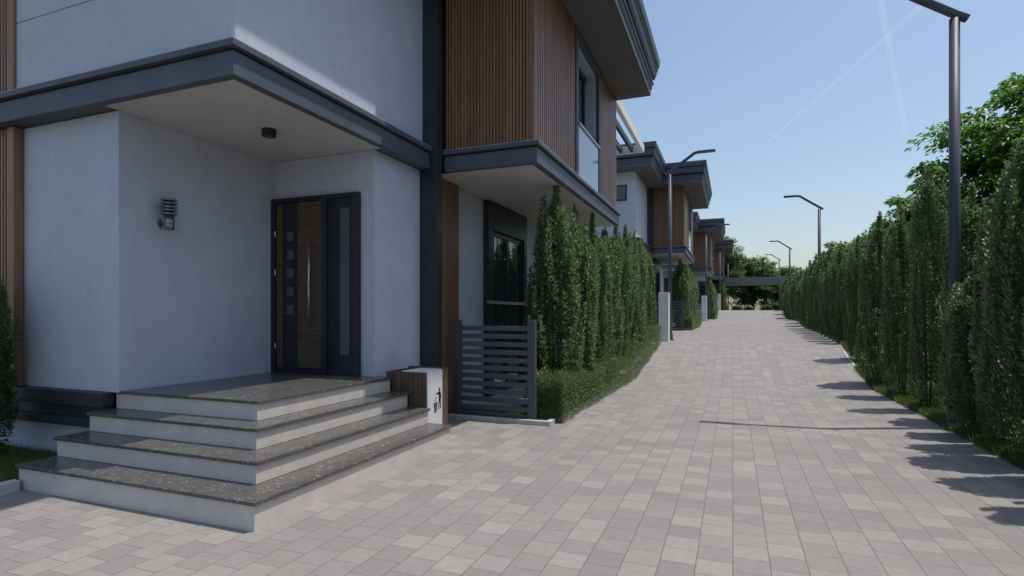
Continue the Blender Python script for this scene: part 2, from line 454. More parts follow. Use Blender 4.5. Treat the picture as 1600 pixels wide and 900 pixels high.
    MB().box(-4.985, -4.83, 6.282, 6.2945, 1.10, 3.10).build("sidelight", M['sidelight'], door)
    fl = MB()
    for i in range(4): fl.box(-5.185 + i * .045, -5.165 + i * .045, 6.288, 6.2945, .9, 3.2)
    fl.build("fluting", M['door'], door)
    h = MB(); h.cyl((-5.46, 6.215, 1.48), (-5.46, 6.215, 2.68), .014, n=12)
    for z in (1.62, 2.54): h.cyl((-5.46, 6.215, z), (-5.46, 6.30, z), .009, n=8)
    h.build("handle", M['steel'], door, smooth=True)
    for z in (1.2, 2.25, 2.8): MB().cyl((-6.115, 6.275, z - .04), (-6.115, 6.275, z + .04), .009, n=8).build("hinge", M['steel'], door)
    # ---- ground floor under the bay
    f = slats('y', 7.74, 8.68, -4.42, 0.02, 3.858, .068, .046, .035, 1); s_ = f.build("timber_cladding", M['wood'], root)
    MB().box(-4.475, -4.42, 7.74, 8.70, .01, 3.857).build("backing", M['black'], s_)
    f = MB(); f.box(-4.47, -4.36, 9.90, 10.16, 0, 3.857); f.box(-4.47, -4.36, 11.88, 12.05, 0, 3.857); f.box(-4.47, -4.36, 10.16, 11.88, 3.30, 3.857)
    pd = f.build("patio_door", M['dark'], root, bevel=.004)
    g = MB()
    for a, b in ((10.16, 10.22), (10.98, 11.08), (11.82, 11.88)): g.box(-4.465, -4.42, a, b, .08, 3.29)
    g.box(-4.465, -4.415, 10.17, 11.87, 3.20, 3.29); g.box(-4.465, -4.415, 10.17, 11.87, .02, .12)
    g.build("frame", M['door'], pd)
    MB().box(-4.455, -4.44, 10.17, 11.87, .05, 3.25).build("pane", M['glass'], pd)
    r = MB(); r.cyl((-4.30, 9.68, 1.88), (-4.30, 12.2, 1.88), .028, n=10); r.box(-4.36, -4.29, 9.93, 9.96, 1.86, 1.89); r.box(-4.36, -4.29, 12.0, 12.03, 1.86, 1.89)
    r.build("handrail", M['lampmetal'], pd)
    if pergola:
        p = MB(); p.box(-2.86, -2.74, 14.16, 19.0, 7.02, 7.28); pg = p.build("pergola", M['whitew'], root, bevel=.006)
        for i in range(7):
            x = -3.12 - i * .36
            MB().box(x - .045, x + .045, 14.16, 18.86, 7.04, 7.22).build("pergola_slat", M['dark'], pg)
        MB().box(-6.0, -2.87, 18.88, 19.0, 7.02, 7.26).build("pergola_beam", M['whitew'], pg)
    return root

def baluglass():
    m = NT("sky_tinted_balustrade_glass"); m.col((.30, .36, .44)); m.rough(.08); m.b.inputs["Specular IOR Level"].default_value = .9  # reflected sky is put into the pale blue base colour
    return m.m
M['baluglass'] = baluglass()
M['canopygrey'] = speck("canopy_grey_metal", (.15, .16, .18), (.18, .19, .215), 2, .5, 0)
M['door'] = speck("anthracite_door", (.012, .014, .02), (.016, .018, .026), 3, .4, 0)

def make_steps(root):
    RZ = [0, .232, .425, .62, .815]
    XR = [-3.37, -3.69, -4.00, -4.27]; YF = [3.25, 3.575, 3.88, 4.155]
    TK = .032; NO = .022
    for i in range(4):
        x1, y0 = XR[i], YF[i]; yb = 6.42 if i < 3 else 6.42
        MB().box(-6.29, x1, y0, yb - .002 * i, RZ[i] + (.001 if i else -.05), RZ[i+1] - TK).build("riser", M['riser'], root, bevel=.003)
        t = MB()
        if i < 3:
            x2, y2 = XR[i+1] - .05, YF[i+1] + .05
            t.prism([(-6.31, y0 - NO), (x1 + NO, y0 - NO), (x1 + NO, yb + .02), (x2, yb + .02), (x2, y2), (-6.31, y2)], 'z', RZ[i+1] - TK + .001, RZ[i+1])
        else:
            t.prism([(-6.31, y0 - NO), (x1 + NO, y0 - NO), (x1 + NO, yb + .01), (-4.475, yb + .01), (-4.475, 6.35), (-6.195, 6.35), (-6.195, 4.165), (-6.31, 4.165)], 'z', RZ[i+1] - TK + .001, RZ[i+1])
        t.build("tread", M['marble'], root, bevel=.004)
    return root

def make_wall_light(root):
    # origin at the wall
    m = MB(); m.cyl((0, 0, 0), (.02, 0, 0), .055, n=20); m.cyl((.02, 0, 0), (.09, 0, 0), .022, n=12); m.build("wall_bracket", M['lampmetal'], root, smooth=True)
    m = MB(); m.cyl((.13, 0, -.075), (.13, 0, .09), .055, n=24); m.build("lamp_body", M['lampmetal'], root, smooth=True)
    m = MB(); m.cyl((.13, 0, .09), (.13, 0, .27), .05, n=24); m.build("diffuser", M['sidelight'], root, smooth=True)
    for k in range(5):
        z = .10 + k * .04
        m = MB(); m.cyl((.13, 0, z), (.13, 0, z + .018), .088, .08, n=24); m.build("louvre", M['lampmetal'], root, smooth=True)
    return root

def make_ceiling_light(root):
    m = MB(); m.cyl((0, 0, -.085), (0, 0, 0), .082, n=28); m.build("housing", M['black'], root, smooth=True, bevel=.004)
    m = MB(); m.cyl((0, 0, -.0865), (0, 0, -.0855), .062, n=28); m.build("lens", M['glass'], root)
    return root

def make_gate(root):
    # along local x, 1.37 wide
    for x in (0, 1.25):
        MB().box(x, x + .12, -.03, .05, 0, 1.56).build("post", M['gate'], root, bevel=.004)
    z = .16
    n = 0
    while z < 1.44:
        MB().box(.12, 1.25, -.01, .018, z, z + .074).build("slat", M['gate'], root, bevel=.003)
        z += .1235; n += 1
    MB().box(.12, 1.25, -.012, .02, .02, .12).build("bottom_rail", M['gate'], root)
    return root
M['gate'] = speck("grey_gate_paint", (.056, .062, .08), (.068, .074, .095), 3, .5, .03)

def make_bin(root):
    # litter enclosure; origin at its near left foot, white face towards the street (+x)
    H = .88
    MB().box(.03, .58, .03, .51, 0, .84).build("liner", M['black'], root)
    n = 9; p = .60 / n
    f = MB()
    for i in range(n): f.box(i * p + .003, i * p + p - .004, 0, .025, 0.02, H)
    f.build("slat_front", M['wood2'], root)
    f = MB()
    for i in range(n): f.box(i * p + .003, i * p + p - .004, .515, .54, 0.02, H + .03)
    f.build("slat_back", M['wood2'], root)
    MB().box(-.02, .003, .0, .54, 0.02, H).build("slat_side", M['wood2'], root)
    f = MB(); f.box(.601, .622, -.004, .395, 0, H + .012); f.box(.20, .601, .03, .50, H - .012, H + .010)
    f.build("white_panel", M['white'], root, bevel=.004)
    MB().box(.60, .626, .397, .548, 0, H + .03).build("side_post", M['wood2'], root, bevel=.003)
    g = MB(); s = 1.0
    def poly(pts): g.prism([(.245 + x * s * 1.5, .36 + z * s) for x, z in pts], 'x', .6215, .6245)
    cx, cz, r = .042, .268, .019
    poly([(cx + r * .8 * math.cos(t * .524), cz + r * 1.25 * math.sin(t * .524)) for t in range(12)])
    poly([(.022, .238), (.056, .238), (.066, .20), (.062, .13), (.030, .13), (.030, .19)])
    poly([(.030, .236), (.030, .210), (-.012, .205), (-.020, .222)])
    poly([(.030, .132), (.046, .132), (.040, .07), (.036, 0), (.020, 0), (.026, .07)])
    poly([(.046, .132), (.063, .132), (.068, .06), (.076, .006), (.060, .006), (.054, .06)])
    poly([(.060, .235), (.074, .175), (.068, .135), (.058, .14), (.060, .18)])
    for k in range(6):
        z = -.03 + k * .024; hw = .020 + k * .0035
        poly([(-.03 - hw, z), (-.03 + hw, z + .004), (-.03 + hw, z + .014), (-.03 - hw, z + .010)])
    for x in (-.045, -.03, -.015): poly([(x - .003, -.03), (x + .003, -.03), (x * 1.15 + .0035, .10), (x * 1.15 - .0035, .10)])
    poly([(-.055, .128), (-.035, .150), (-.028, .143), (-.048, .121)])
    poly([(-.028, .165), (-.012, .178), (-.006, .170), (-.022, .156)])
    g.build("litter_symbol", M['ink'], root)
    return root
def bin_wood():
    m = NT("dark_oiled_timber")
    mp = m.n("ShaderNodeMapping"); m.l(m.coord(), mp.inputs[0]); mp.inputs["Scale"].default_value = (25, 25, 1.5)
    g = m.noise(1, 7, .6, vec=mp.outputs[0], dist=.8)
    m.col(m.ramp(g, [(.25, (.06, .038, .024)), (.75, (.15, .10, .06))])); m.rough(.5); m.bump(g, .2, .003)
    return m.m
M['wood2'] = bin_wood()

def make_street_lamp(root, sgn):
    """sgn: direction of the arm along x"""
    MB().cyl((0, 0, 0), (0, 0, 5.93), .070, .065, n=24).build("pole", M['pole'], root, smooth=True)
    MB().cyl((0, 0, 0), (0, 0, .25), .10, .10, n=24).cyl((0, 0, .0), (0, 0, .03), .17, .17, n=24).build("base_collar", M['pole'], root, smooth=True, bevel=.004)
    # swept rectangular arm
    path = [(-.16, 5.90), (-.02, 5.985), (.40, 6.28), (.80, 6.56), (.87, 6.59), (.95, 6.60)]
    mb = MB(); t = .045; wd = .055; pts = []
    vs = []; fs = []
    for i, (x, z) in enumerate(path):
        a = path[max(i-1, 0)]; b = path[min(i+1, len(path)-1)]
        d = Vector((b[0]-a[0], b[1]-a[1])).normalized(); nx, nz = -d.y, d.x
        for sy, st in ((-1, -1), (1, -1), (1, 1), (-1, 1)):
            vs.append(((x + nx * t * st) * sgn, wd * sy, z + nz * t * st))
    for i in range(len(path) - 1):
        for k in range(4): fs.append((4*i+k, 4*i+(k+1) % 4, 4*i+4+(k+1) % 4, 4*i+4+k))
    fs += [(0, 1, 2, 3), tuple(len(vs)-4+i for i in range(4))]
    mb.add(vs, fs).build("arm", M['pole'], root, bevel=.018)
    x0, x1 = sorted((.93 * sgn, 1.52 * sgn))
    hd = MB().box(x0, x1, -.085, .085, 6.565, 6.64).build("lamp_head", M['pole'], root, bevel=.015)
    x0, x1 = sorted((1.0 * sgn, 1.47 * sgn))
    MB().box(x0, x1, -.06, .06, 6.558, 6.5645).build("diffuser", M['sidelight'], hd)
    return root

def make_railing(root):
    for i in range(9):
        MB().box(i * .12, i * .12 + .016, -.008, .008, .30, 1.55).build("baluster", M['black'], root)
    MB().box(-.02, 1.0, -.02, .02, 1.55, 1.60).build("top_rail", M['black'], root)
    MB().box(-.02, 1.0, -.06, .06, -.1, .28).build("low_wall", M['pillar'], root)
    return root

# ------------------------------------------------------------------ foliage
def leaves_mesh(name, pos, axis, up, ln, wd, mat, fold=.25, two=True):
    """pos (n,3) leaf bases, axis (n,3) leaf direction, up (n,3) approx normal, ln, wd arrays. folded diamond leaves"""
    n = len(pos)
    a = axis / np.linalg.norm(axis, axis=1, keepdims=True)
    s = np.cross(a, up); s /= np.linalg.norm(s, axis=1, keepdims=True) + 1e-9
    u = np.cross(s, a)
    L = ln[:, None]; Wd = wd[:, None]
    p0 = pos; p1 = pos + a * L * .45 + s * Wd * .5 + u * Wd * fold; p2 = pos + a * L - u * L * .12; p3 = pos + a * L * .45 - s * Wd * .5 + u * Wd * fold
    pm = pos + a * L * .5
    V = np.stack([p0, p1, p2, p3], 1).reshape(-1, 3)
    me = bpy.data.meshes.new(name)
    me.vertices.add(4 * n); me.vertices.foreach_set("co", V.astype(np.float32).ravel())
    base = np.arange(n) * 4
    if two:
        F = np.stack([base, base+1, base+2, base, base+2, base+3], 1).ravel(); nf = 2 * n; k = 3
    else:
        F = np.stack([base, base+1, base+2, base+3], 1).ravel(); nf = n; k = 4
    me.loops.add(nf * k); me.loops.foreach_set("vertex_index", F.astype(np.int32))
    me.polygons.add(nf); me.polygons.foreach_set("loop_start", (np.arange(nf) * k).astype(np.int32))
    me.polygons.foreach_set("loop_total", np.full(nf, k, np.int32))
    me.update(calc_edges=True); me.materials.append(mat)
    return me

def shrub_mesh(seed, H, Rr, nleaf, leaf=.05, nsh=46):
    """upright columnar shrub: many near-vertical leafy shoots round a few main stems, with dark gaps between them"""
    r = np.random.default_rng(seed); P = []; A = []; U = []; stems = []
    lob = r.uniform(0, 6.28, 3)
    def env(z, an):          # outline radius at height z
        t = z / H
        base = min(1, .42 + t * 2.6) * min(1, (1.03 - t) * 3.2 + .10)
        return Rr * base * (1 + .12 * math.sin(2 * an + lob[0]) + .10 * math.sin(3 * an + lob[1] + t * 5) + .07 * math.sin(t * 14 + lob[2]))
    for k in range(4):
        an = k * 1.6 + r.uniform(0, .6); h = H * r.uniform(.75, .93)
        stems.append(((.05 * math.cos(an), .05 * math.sin(an), 0), (.14 * Rr / .42 * math.cos(an), .14 * Rr / .42 * math.sin(an), h)))
    shoots = []
    for k in range(nsh):
        an = k * 2.39996 + r.uniform(-.3, .3)
        q = k / nsh
        z1 = H * (1.0 - .80 * q ** 1.15) * r.uniform(.93, 1.03) if k > 3 else H * r.uniform(.95, 1.05)
        z1 = min(max(z1, .5), H * 1.04)
        L = min(z1 - .10, r.uniform(.55, 1.25)); z0 = z1 - L
        zm = (z0 + z1) / 2
        f = r.uniform(.72, 1.08) if k > 3 else r.uniform(.1, .5)
        ra = env(zm, an) * f; rb = env(min(z1 * .98, H), an) * f * r.uniform(.85, 1.1)
        if k > 3: rb = max(rb, ra * .75)
        shoots.append((an, z0, z1, ra * .75, ra, rb))
    tot = sum(c[2] - c[1] for c in shoots)
    ns = int(nleaf * .72)
    for an, z0, z1, r0, r1, r2 in shoots:
        L = z1 - z0; n = int(ns * L / tot); t = np.sort(r.random(n)); aw = t * n * 2.4 + r.normal(0, .3, n)
        rad = (1 - t) ** 2 * r0 + 2 * t * (1 - t) * r1 + t * t * r2
        th = .085 * Rr / .42 * (1 - t) ** .55 * np.minimum(1, .35 + t * 3)          # shoot thickness
        o = th * r.random(n) ** .5
        cx = rad * math.cos(an); cy = rad * math.sin(an)
        P.append(np.stack([cx + o * np.cos(aw), cy + o * np.sin(aw), z0 + t * L], 1))
        A.append(np.stack([np.cos(aw), np.sin(aw), .75 + .9 * t], 1) + r.normal(0, .22, (n, 3)))
        U.append(np.stack([-np.cos(aw) * .7, -np.sin(aw) * .7, np.full(n, .9)], 1) + r.normal(0, .2, (n, 3)))
        stems.append(((r0 * .5 * math.cos(an), r0 * .5 * math.sin(an), max(z0 - .25, .05)), (r2 * math.cos(an), r2 * math.sin(an), z1 - .03)))
    n = nleaf - ns                                                                # inner filling
    z = r.uniform(.12, .93, n) * H; an = r.uniform(0, 6.28, n)
    e = np.array([env(a, b) for a, b in zip(z, an)]) * .72 * r.random(n) ** .6
    P.append(np.stack([e * np.cos(an), e * np.sin(an), z], 1))
    A.append(np.stack([np.cos(an), np.sin(an), np.full(n, .8)], 1) + r.normal(0, .4, (n, 3)))
    U.append(np.array([0, 0, 1.0]) + r.normal(0, .4, (n, 3)))
    P = np.concatenate(P); A = np.concatenate(A); U = np.concatenate(U); n = len(P)
    ln = leaf * r.uniform(.65, 1.25, n); wd = ln * r.uniform(.42, .58, n)
    me = leaves_mesh("foliage", P, A, U, ln, wd, M['shrub'])
    mb = MB()
    for i, (p, q) in enumerate(stems):
        mid = (p[0] * .4 + q[0] * .6, p[1] * .4 + q[1] * .6, p[2] + (q[2] - p[2]) * .35)
        b_ = .018 if i < 4 else .006
        mb.cyl(p, mid, b_, b_ * .7, 6, False); mb.cyl(mid, q, b_ * .7, .003, 6, False)
    sm = bpy.data.meshes.new("stem"); sm.from_pydata(mb.v, [], mb.f); sm.materials.append(M['trunk'])
    return me, sm

def place_plant(name, pair, loc, rz, sc, label, cat, group):
    t = empty(name, loc, rz); t.scale = sc
    for nm, me in zip(("foliage", "stem"), pair):
        o = bpy.data.objects.new(nm, me); C.objects.link(o); o.parent = t
    tag(t, label, cat, group); return t

def tube_path(mb, pts, r0, r1, n=8):
    for i in range(len(pts) - 1):
        a = r0 + (r1 - r0) * i / (len(pts) - 1); b = r0 + (r1 - r0) * (i + 1) / (len(pts) - 1)
        mb.cyl(pts[i], pts[i+1], a, b, n, False)

def tree_meshes(seed, H, R_, z0, nclump, nper, leaf, mat, flat=.35, trunk_r=.2, droop=.3):
    """broadleaf tree: trunk, limbs to clumps; each clump a flattened spray of leaves"""
    r = np.random.default_rng(seed); mb = MB()
    fork = z0 * .9
    tube_path(mb, [(0, 0, 0), (.05, .03, fork * .5), (0, 0, fork), (.1, .05, fork + (H - fork) * .45)], trunk_r, trunk_r * .4, 10)
    P, A, U = [], [], []
    cz = (z0 + H) / 2; hz = (H - z0) / 2
    lobes = [(r.uniform(0, 6.28), r.uniform(-.8, .9), r.uniform(.75, 1.1)) for _ in range(9)]
    for k in range(nclump):
        ph = r.uniform(0, 6.28); v = r.uniform(-1, 1)
        bump = 1 + .18 * math.sin(3 * ph + seed) * math.cos(2.3 * v + seed) + .12 * math.sin(7 * ph + 4 * v)
        rad = (r.random() ** .33) * bump * r.uniform(.75, 1.0)
        c = np.array([R_ * rad * math.sqrt(1 - v * v * .92) * math.cos(ph), R_ * rad * math.sqrt(1 - v * v * .92) * math.sin(ph), cz + hz * v * rad])
        cr = R_ * r.uniform(.13, .24)
        n = nper
        q = r.normal(0, 1, (n, 3)); q /= np.linalg.norm(q, axis=1, keepdims=True); q *= (r.random((n, 1)) ** .4)
        off = q * np.array([cr, cr, cr * flat])
        out = c.copy(); out[2] = 0; on = np.linalg.norm(out) + 1e-6; out /= on
        off[:, 2] -= droop * (np.linalg.norm(off[:, :2], axis=1) ** 2) / cr
        P.append(c + off)
        a = off * np.array([1, 1, .2]) / cr + out * .5 + r.normal(0, .35, (n, 3)); a[:, 2] -= .25
        A.append(a); U.append(np.array([0, 0, 1.0]) + r.normal(0, .35, (n, 3)))
        if k % 3 == 0:
            st = np.array([0, 0, fork + (H - fork) * .35 * r.random()])
            m1 = st * .45 + c * .55 + np.array([0, 0, -.06 * R_]) 
            tube_path(mb, [tuple(st), tuple(m1), tuple(c - np.array([0, 0, cr * .2]))], trunk_r * .28, trunk_r * .05, 5)
    P = np.concatenate(P); A = np.concatenate(A); U = np.concatenate(U); n = len(P)
    ln = leaf * r.uniform(.6, 1.3, n); wd = ln * r.uniform(.5, .7, n)
    me = leaves_mesh("crown", P, A, U, ln, wd, mat, fold=.15)
    tm = bpy.data.meshes.new("trunk"); tm.from_pydata(mb.v, [], mb.f); tm.materials.append(M['trunk'])
    for p in tm.polygons: p.use_smooth = True
    return me, tm

def place_tree(name, pair, loc, rz, sc, label, group=None):
    t = empty(name, loc, rz); t.scale = sc
    for nm, me in zip(("crown", "trunk"), pair):
        o = bpy.data.objects.new(nm, me); C.objects.link(o); o.parent = t
    tag(t, label, "tree", group); return t

# ------------------------------------------------------------------ build the row of houses
OFF = [(0, 0, 0), (.57, 20.2, .72), (1.07, 40.2, 1.22), (1.76, 60.3, 2.04)]
ORD = ["nearest", "second", "third", "farthest"]
proto = make_house(empty("house"), pergola=False)
houses = [proto]
for k in range(1, 4): houses.append(copy_tree(proto))
pg = MB().box(-2.86, -2.74, 14.16, 19.0, 7.02, 7.28).build("pergola", M['whitew'], proto, bevel=.006)
for i in range(7):
    x = -3.12 - i * .36
    MB().box(x - .045, x + .045, 14.16, 18.86, 7.04, 7.22).build("pergola_slat", M['dark'], pg)
MB().box(-6.0, -2.87, 18.88, 19.0, 7.02, 7.26).build("pergola_beam", M['whitew'], pg)
HL = ["nearest two-storey house, white render with brown timber bay and dark front door behind marble steps",
      "second two-storey house in the row, white and brown timber, seen past the first laurel hedge",
      "third two-storey house along the left row, mostly hidden behind the second one",
      "farthest house at the end of the left row, beside the gate canopy"]
for h, o, l in zip(houses, OFF, HL):
    h.location = o; tag(h, l, "house", "row of identical houses")

st0 = make_steps(empty("entrance_steps"))
steps = [st0] + [copy_tree(st0) for _ in range(2)]
for s, o, l in zip(steps, OFF, ["wide marble-topped entrance steps of the nearest house, sunlit on the right side",
                                "entrance steps of the second house, behind the first hedge", "entrance steps of the third house, half hidden by a slatted gate"]):
    s.location = o; tag(s, l, "steps", "entrance steps")
wl = make_wall_light(empty("wall_light", (-6.2, 4.61, 2.70))); tag(wl, "ribbed dark metal wall light on the white porch wall", "wall light")
cl = make_ceiling_light(empty("ceiling_light", (-5.16, 5.2, LZ0 - .0125))); tag(cl, "small round black light under the porch ceiling", "ceiling light")

b0 = make_bin(empty("litter_bin", (-4.34, 6.46, 0))); tag(b0, "white and timber-slatted litter bin with a black figure symbol, at the end of the steps", "bin")

g0 = make_gate(empty("slatted_gate"))
gates = [g0] + [copy_tree(g0) for _ in range(2)]
for g, o, l in zip(gates, OFF, ["dark horizontal-slat garden gate between the litter bin and the first hedge",
                                "dark slatted gate beside the hedge of the second house", "dark slatted gate beside the hedge of the third house"]):
    g.location = (o[0] - 4.14, o[1] + 8.03, o[2] + (.10 if o[1] else 0)); tag(g, l, "gate", "slatted garden gates")

# pale kerb and front garden strip
mb = MB(); mb.box(-4.2, -2.50, 7.90, 7.98, -.05, .07); mb.box(-2.58, -2.50, 7.98, 8.3, -.05, .07)
tag(mb.build("garden_kerb", M['kerb'], bevel=.008), kind="structure")
mb = MB(); mb.box(-4.46, -2.60, 7.98, 14.5, -.05, .03); tag(mb.build("garden_soil", M['soil']), kind="structure")
mb = MB(); mb.box(-4.46, -3.35, 8.9, 14.0, .031, .06); tag(mb.build("patio", M['patio']), kind="structure")

# pillars
PIL = [(-2.22, 20.0, .70), (-1.80, 40.2, 1.2), (-1.30, 60.6, 2.02)]
PL = ["white plastered gate pillar at the far end of the first hedge, in front of a lamp post", "white gate pillar at the end of the second hedge", "farthest white gate pillar, near the end of the street"]
for i, ((x, y, z), l) in enumerate(zip(PIL, PL)):
    m = MB(); m.box(-.165, .165, -.10, .42, -.3, 1.70)
    p = m.build("gate_pillar", M['pillar'], bevel=.008); p.location = (x, y, z); tag(p, l, "pillar", "white gate pillars")
rl = make_railing(empty("railing", (-3.42, 20.3, .68))); tag(rl, "black metal railing on a low white wall beside the first white pillar", "railing")

# street lamps
RL = [(2.99, 9.93, 0), (3.80, 30.0, .70), (4.28, 50.5, 1.0), (4.98, 71.5, 1.95)]
RN = ["nearest tall grey street lamp, rising out of the right hedge, arm leaving the frame", "second grey street lamp behind the right hedge, arm against the sky",
      "third street lamp of the right row, its pole behind the hedge tops", "smallest, farthest street lamp above the right hedge"]
l0 = make_street_lamp(empty("street_lamp"), -1)
lamps = [l0] + [copy_tree(l0) for _ in range(3)]
for l, p, n in zip(lamps, RL, RN): l.location = p; tag(l, n, "street lamp", "street lamps on the right side")
LL = [(-2.08, 20.7, .72), (-1.72, 41.3, 1.2), (-1.22, 61.5, 2.04), (-.55, 76, 2.0)]
LN = ["grey street lamp behind the first white pillar, arm reaching right over the street", "street lamp on the left in front of the third house", "street lamp on the left in front of the farthest house", "street lamp at the gate canopy on the left"]
l1 = make_street_lamp(empty("street_lamp"), 1)
lamps = [l1] + [copy_tree(l1) for _ in range(3)]
for l, p, n in zip(lamps, LL, LN): l.location = p; tag(l, n, "street lamp", "street lamps on the left side")

# gate canopy at the end of the street
gc = empty("gate_canopy", (1.9, 74, 2.0)); tag(gc, "long flat grey gate canopy spanning the far end of the street", "gate canopy")
MB().box(-3.2, 5.2, 0, 2.4, 3.30, 4.12).build("roof_slab", M['canopygrey'], gc, bevel=.01)
MB().box(-3.1, 5.1, .1, 2.3, 3.24, 3.298).build("soffit", M['soffit'], gc)
for x in (-2.9, 4.7): MB().box(x, x + .3, .9, 1.2, 0, 3.24).build("post", M['pole'], gc)

# ------------------------------------------------------------------ hedges
VAR = [shrub_mesh(11 + i, 3.7, .42, 15500, .066, 58) for i in range(5)]
VARB = [shrub_mesh(41 + i, 3.7, .48, 9500, .085, 50) for i in range(4)]
rnd = random.Random(5)
ORDW = ["first", "second", "third", "fourth", "fifth", "sixth", "seventh", "eighth", "ninth", "tenth", "eleventh", "twelfth", "thirteenth", "fourteenth", "fifteenth",
        "sixteenth", "seventeenth", "eighteenth", "nineteenth", "twentieth", "twenty-first", "twenty-second", "twenty-third", "twenty-fourth", "twenty-fifth", "twenty-sixth",
        "twenty-seventh", "twenty-eighth", "twenty-ninth", "thirtieth", "thirty-first", "thirty-second", "thirty-third", "thirty-fourth", "thirty-fifth", "thirty-sixth", "thirty-seventh", "thirty-eighth"]
# left hedge of the nearest house
LH = [(-3.05, 9.0, 2.4), (-2.84, 9.3, 3.75), (-2.82, 10.6, 3.6), (-2.84, 12.0, 3.7), (-2.84, 13.3, 3.65), (-2.85, 14.7, 3.85), (-2.85, 16.1, 3.8), (-2.82, 17.5, 3.65), (-2.8, 18.9, 3.4)]
for i, (x, y, h) in enumerate(LH):
    lab = "short columnar shrub at the gate end of the first hedge, set back" if i == 0 else ORDW[i-1] + " tall columnar shrub of the first left hedge, counted from the slatted gate"
    place_plant("columnar_shrub", VAR[i % 5], (x, y, terr(y)), rnd.uniform(0, 6), (1.0, 1.0, h / 3.7), lab, "shrub", "columnar shrubs of the left hedge").scale.xy = (.62, .62) if i == 0 else (1.06, 1.06) if i == 1 else (.94, .94)
for k in (1, 2, 3):
    ox, oy, oz = OFF[k]
    nb = 6 if k < 3 else 4
    for i in range(nb):
        y = oy + 9.3 + i * 1.25
        place_plant("columnar_shrub", VARB[(i + k) % 4], (ox - 3.0, y, terr(y)), rnd.uniform(0, 6), (1.05, 1.05, rnd.uniform(3.15, 3.45) / 3.7),
                    "%s shrub in the hedge of the %s house" % (ORDW[i], ["", "second", "third", "farthest"][k]), "shrub", "columnar shrubs beside the farther houses")
# right hedge
RY = [6.1, 7.0, 7.85, 8.62, 9.28, 10.4, 11.5, 13.1, 14.75, 17.4, 20.4, 21.6, 22.9, 24.2, 25.5, 26.9, 28.3, 29.8, 31.3, 33.0, 34.6, 36.3, 38, 40, 42, 44, 46, 48, 50, 52.5, 55, 57.5, 60, 62.5, 65]
for i, y in enumerate(RY):
    x = kerb_x(y) + (.20 if i < 9 else .24) + rnd.uniform(-.05, .06)
    h = [3.7, 3.65, 3.75, 3.4, 2.3, 3.45, 4.1, 3.7, 3.75, 3.2][i] if i < 10 else rnd.uniform(2.7, 3.5)
    if i == 9: x = 3.12
    if i == 4: x = 3.04
    if i == 5: x = 3.34
    v = VAR[(i * 3 + 1) % 5] if i < 12 else VARB[i % 4]
    rs = (.80 + .1 * ((i * 7) % 3 - 1)) if i < 10 else .82
    place_plant("columnar_shrub", v, (x, y, terr(y)), rnd.uniform(0, 6), (rs, rs, h / 3.7),
                ORDW[i] + " columnar shrub of the long right hedge, counted from the camera", "shrub", "columnar shrubs of the right hedge")
for i in range(11):       # the same hedge runs on beside and behind the camera
    y = 5.3 - i * .95
    place_plant("columnar_shrub", VAR[i % 5], (3.25, y, 0), rnd.uniform(0, 6), (.8, .8, rnd.uniform(1.0, 1.12)),
                ORDW[i] + " shrub of the right hedge beside and behind the camera, outside the picture", "shrub", "columnar shrubs of the right hedge")
# shrub at the left edge of the picture
place_plant("columnar_shrub", VAR[2], (-7.68, 3.62, .03), 1.0, (.72, .72, 2.2 / 3.7), "dark leafy shrub on the lawn against the timber cladding, cut by the left edge", "shrub", None)

def low_hedge_mesh(seed, L, W_, H, n, leaf, zf):
    r = np.random.default_rng(seed)
    # points over the surface shell of a rounded bar along +y
    t = r.uniform(0, L, n); ang = r.uniform(-.05, math.pi + .05, n); dep = 1 - .35 * r.random(n) ** 2
    sx = np.sign(np.cos(ang)) * np.abs(np.cos(ang)) ** .45; sz = np.abs(np.sin(ang)) ** .5
    hh = H * (1 + .10 * np.sin(t * 2.1) + .06 * np.sin(t * 5.3 + 1)) * (1 + r.normal(0, .04, n))
    x = W_ / 2 * sx * dep * (1 + .08 * np.sin(t * 3.7)); z = hh * sz * dep
    m = np.abs(np.cos(ang)) > .80; z = np.where(m, r.uniform(0, 1, n) * hh * .93, z); x = np.where(m, np.sign(x) * W_ / 2 * dep * (1 + .06 * np.sin(t * 4)), x)
    ne = n // 14
    t[:ne] = r.uniform(-.04, .10, ne); x[:ne] = r.uniform(-W_/2, W_/2, ne); z[:ne] = r.uniform(0, 1, ne) * hh[:ne] * .95
    zg = np.array([zf(v) for v in t])
    P = np.stack([x, t, z + zg], 1)
    o = np.stack([x / (W_ / 2), np.where(np.arange(n) < ne, -1.0, 0), .3 + z / H], 1)
    A = o * .7 + r.normal(0, .45, (n, 3)); U = np.array([0, 0, 1.0]) - o * .3 + r.normal(0, .4, (n, 3))
    A += r.normal(0, .35, (n, 3)); ln = leaf * r.uniform(.6, 1.3, n)
    return leaves_mesh("foliage", P, A, U, ln, ln * .62, M['hedge'])
def low_hedge(loc, L, W_, H, n, leaf, rz, label, seed, zf):
    t = empty("low_hedge", loc, rz)
    o = bpy.data.objects.new("foliage", low_hedge_mesh(seed, L, W_, H, n, leaf, zf)); C.objects.link(o); o.parent = t
    tag(t, label, "hedge", "low hedges at the foot of the shrubs"); return t
y0 = 8.22
low_hedge((-2.68, y0, 0), 11.0, .58, .68, 70000, .030, -.016, "low clipped hedge at the foot of the first tall hedge, along the paving", 3, lambda v: terr(y0 + v))
for k in (1, 2):
    yy = OFF[k][1] + 8.5
    low_hedge((OFF[k][0] - 2.72, yy, 0), 9.5, .6, .66, 20000, .05, 0, "low clipped hedge in front of the %s house" % ["", "second", "third"][k], 5 + k, lambda v, yy=yy: terr(yy + v))

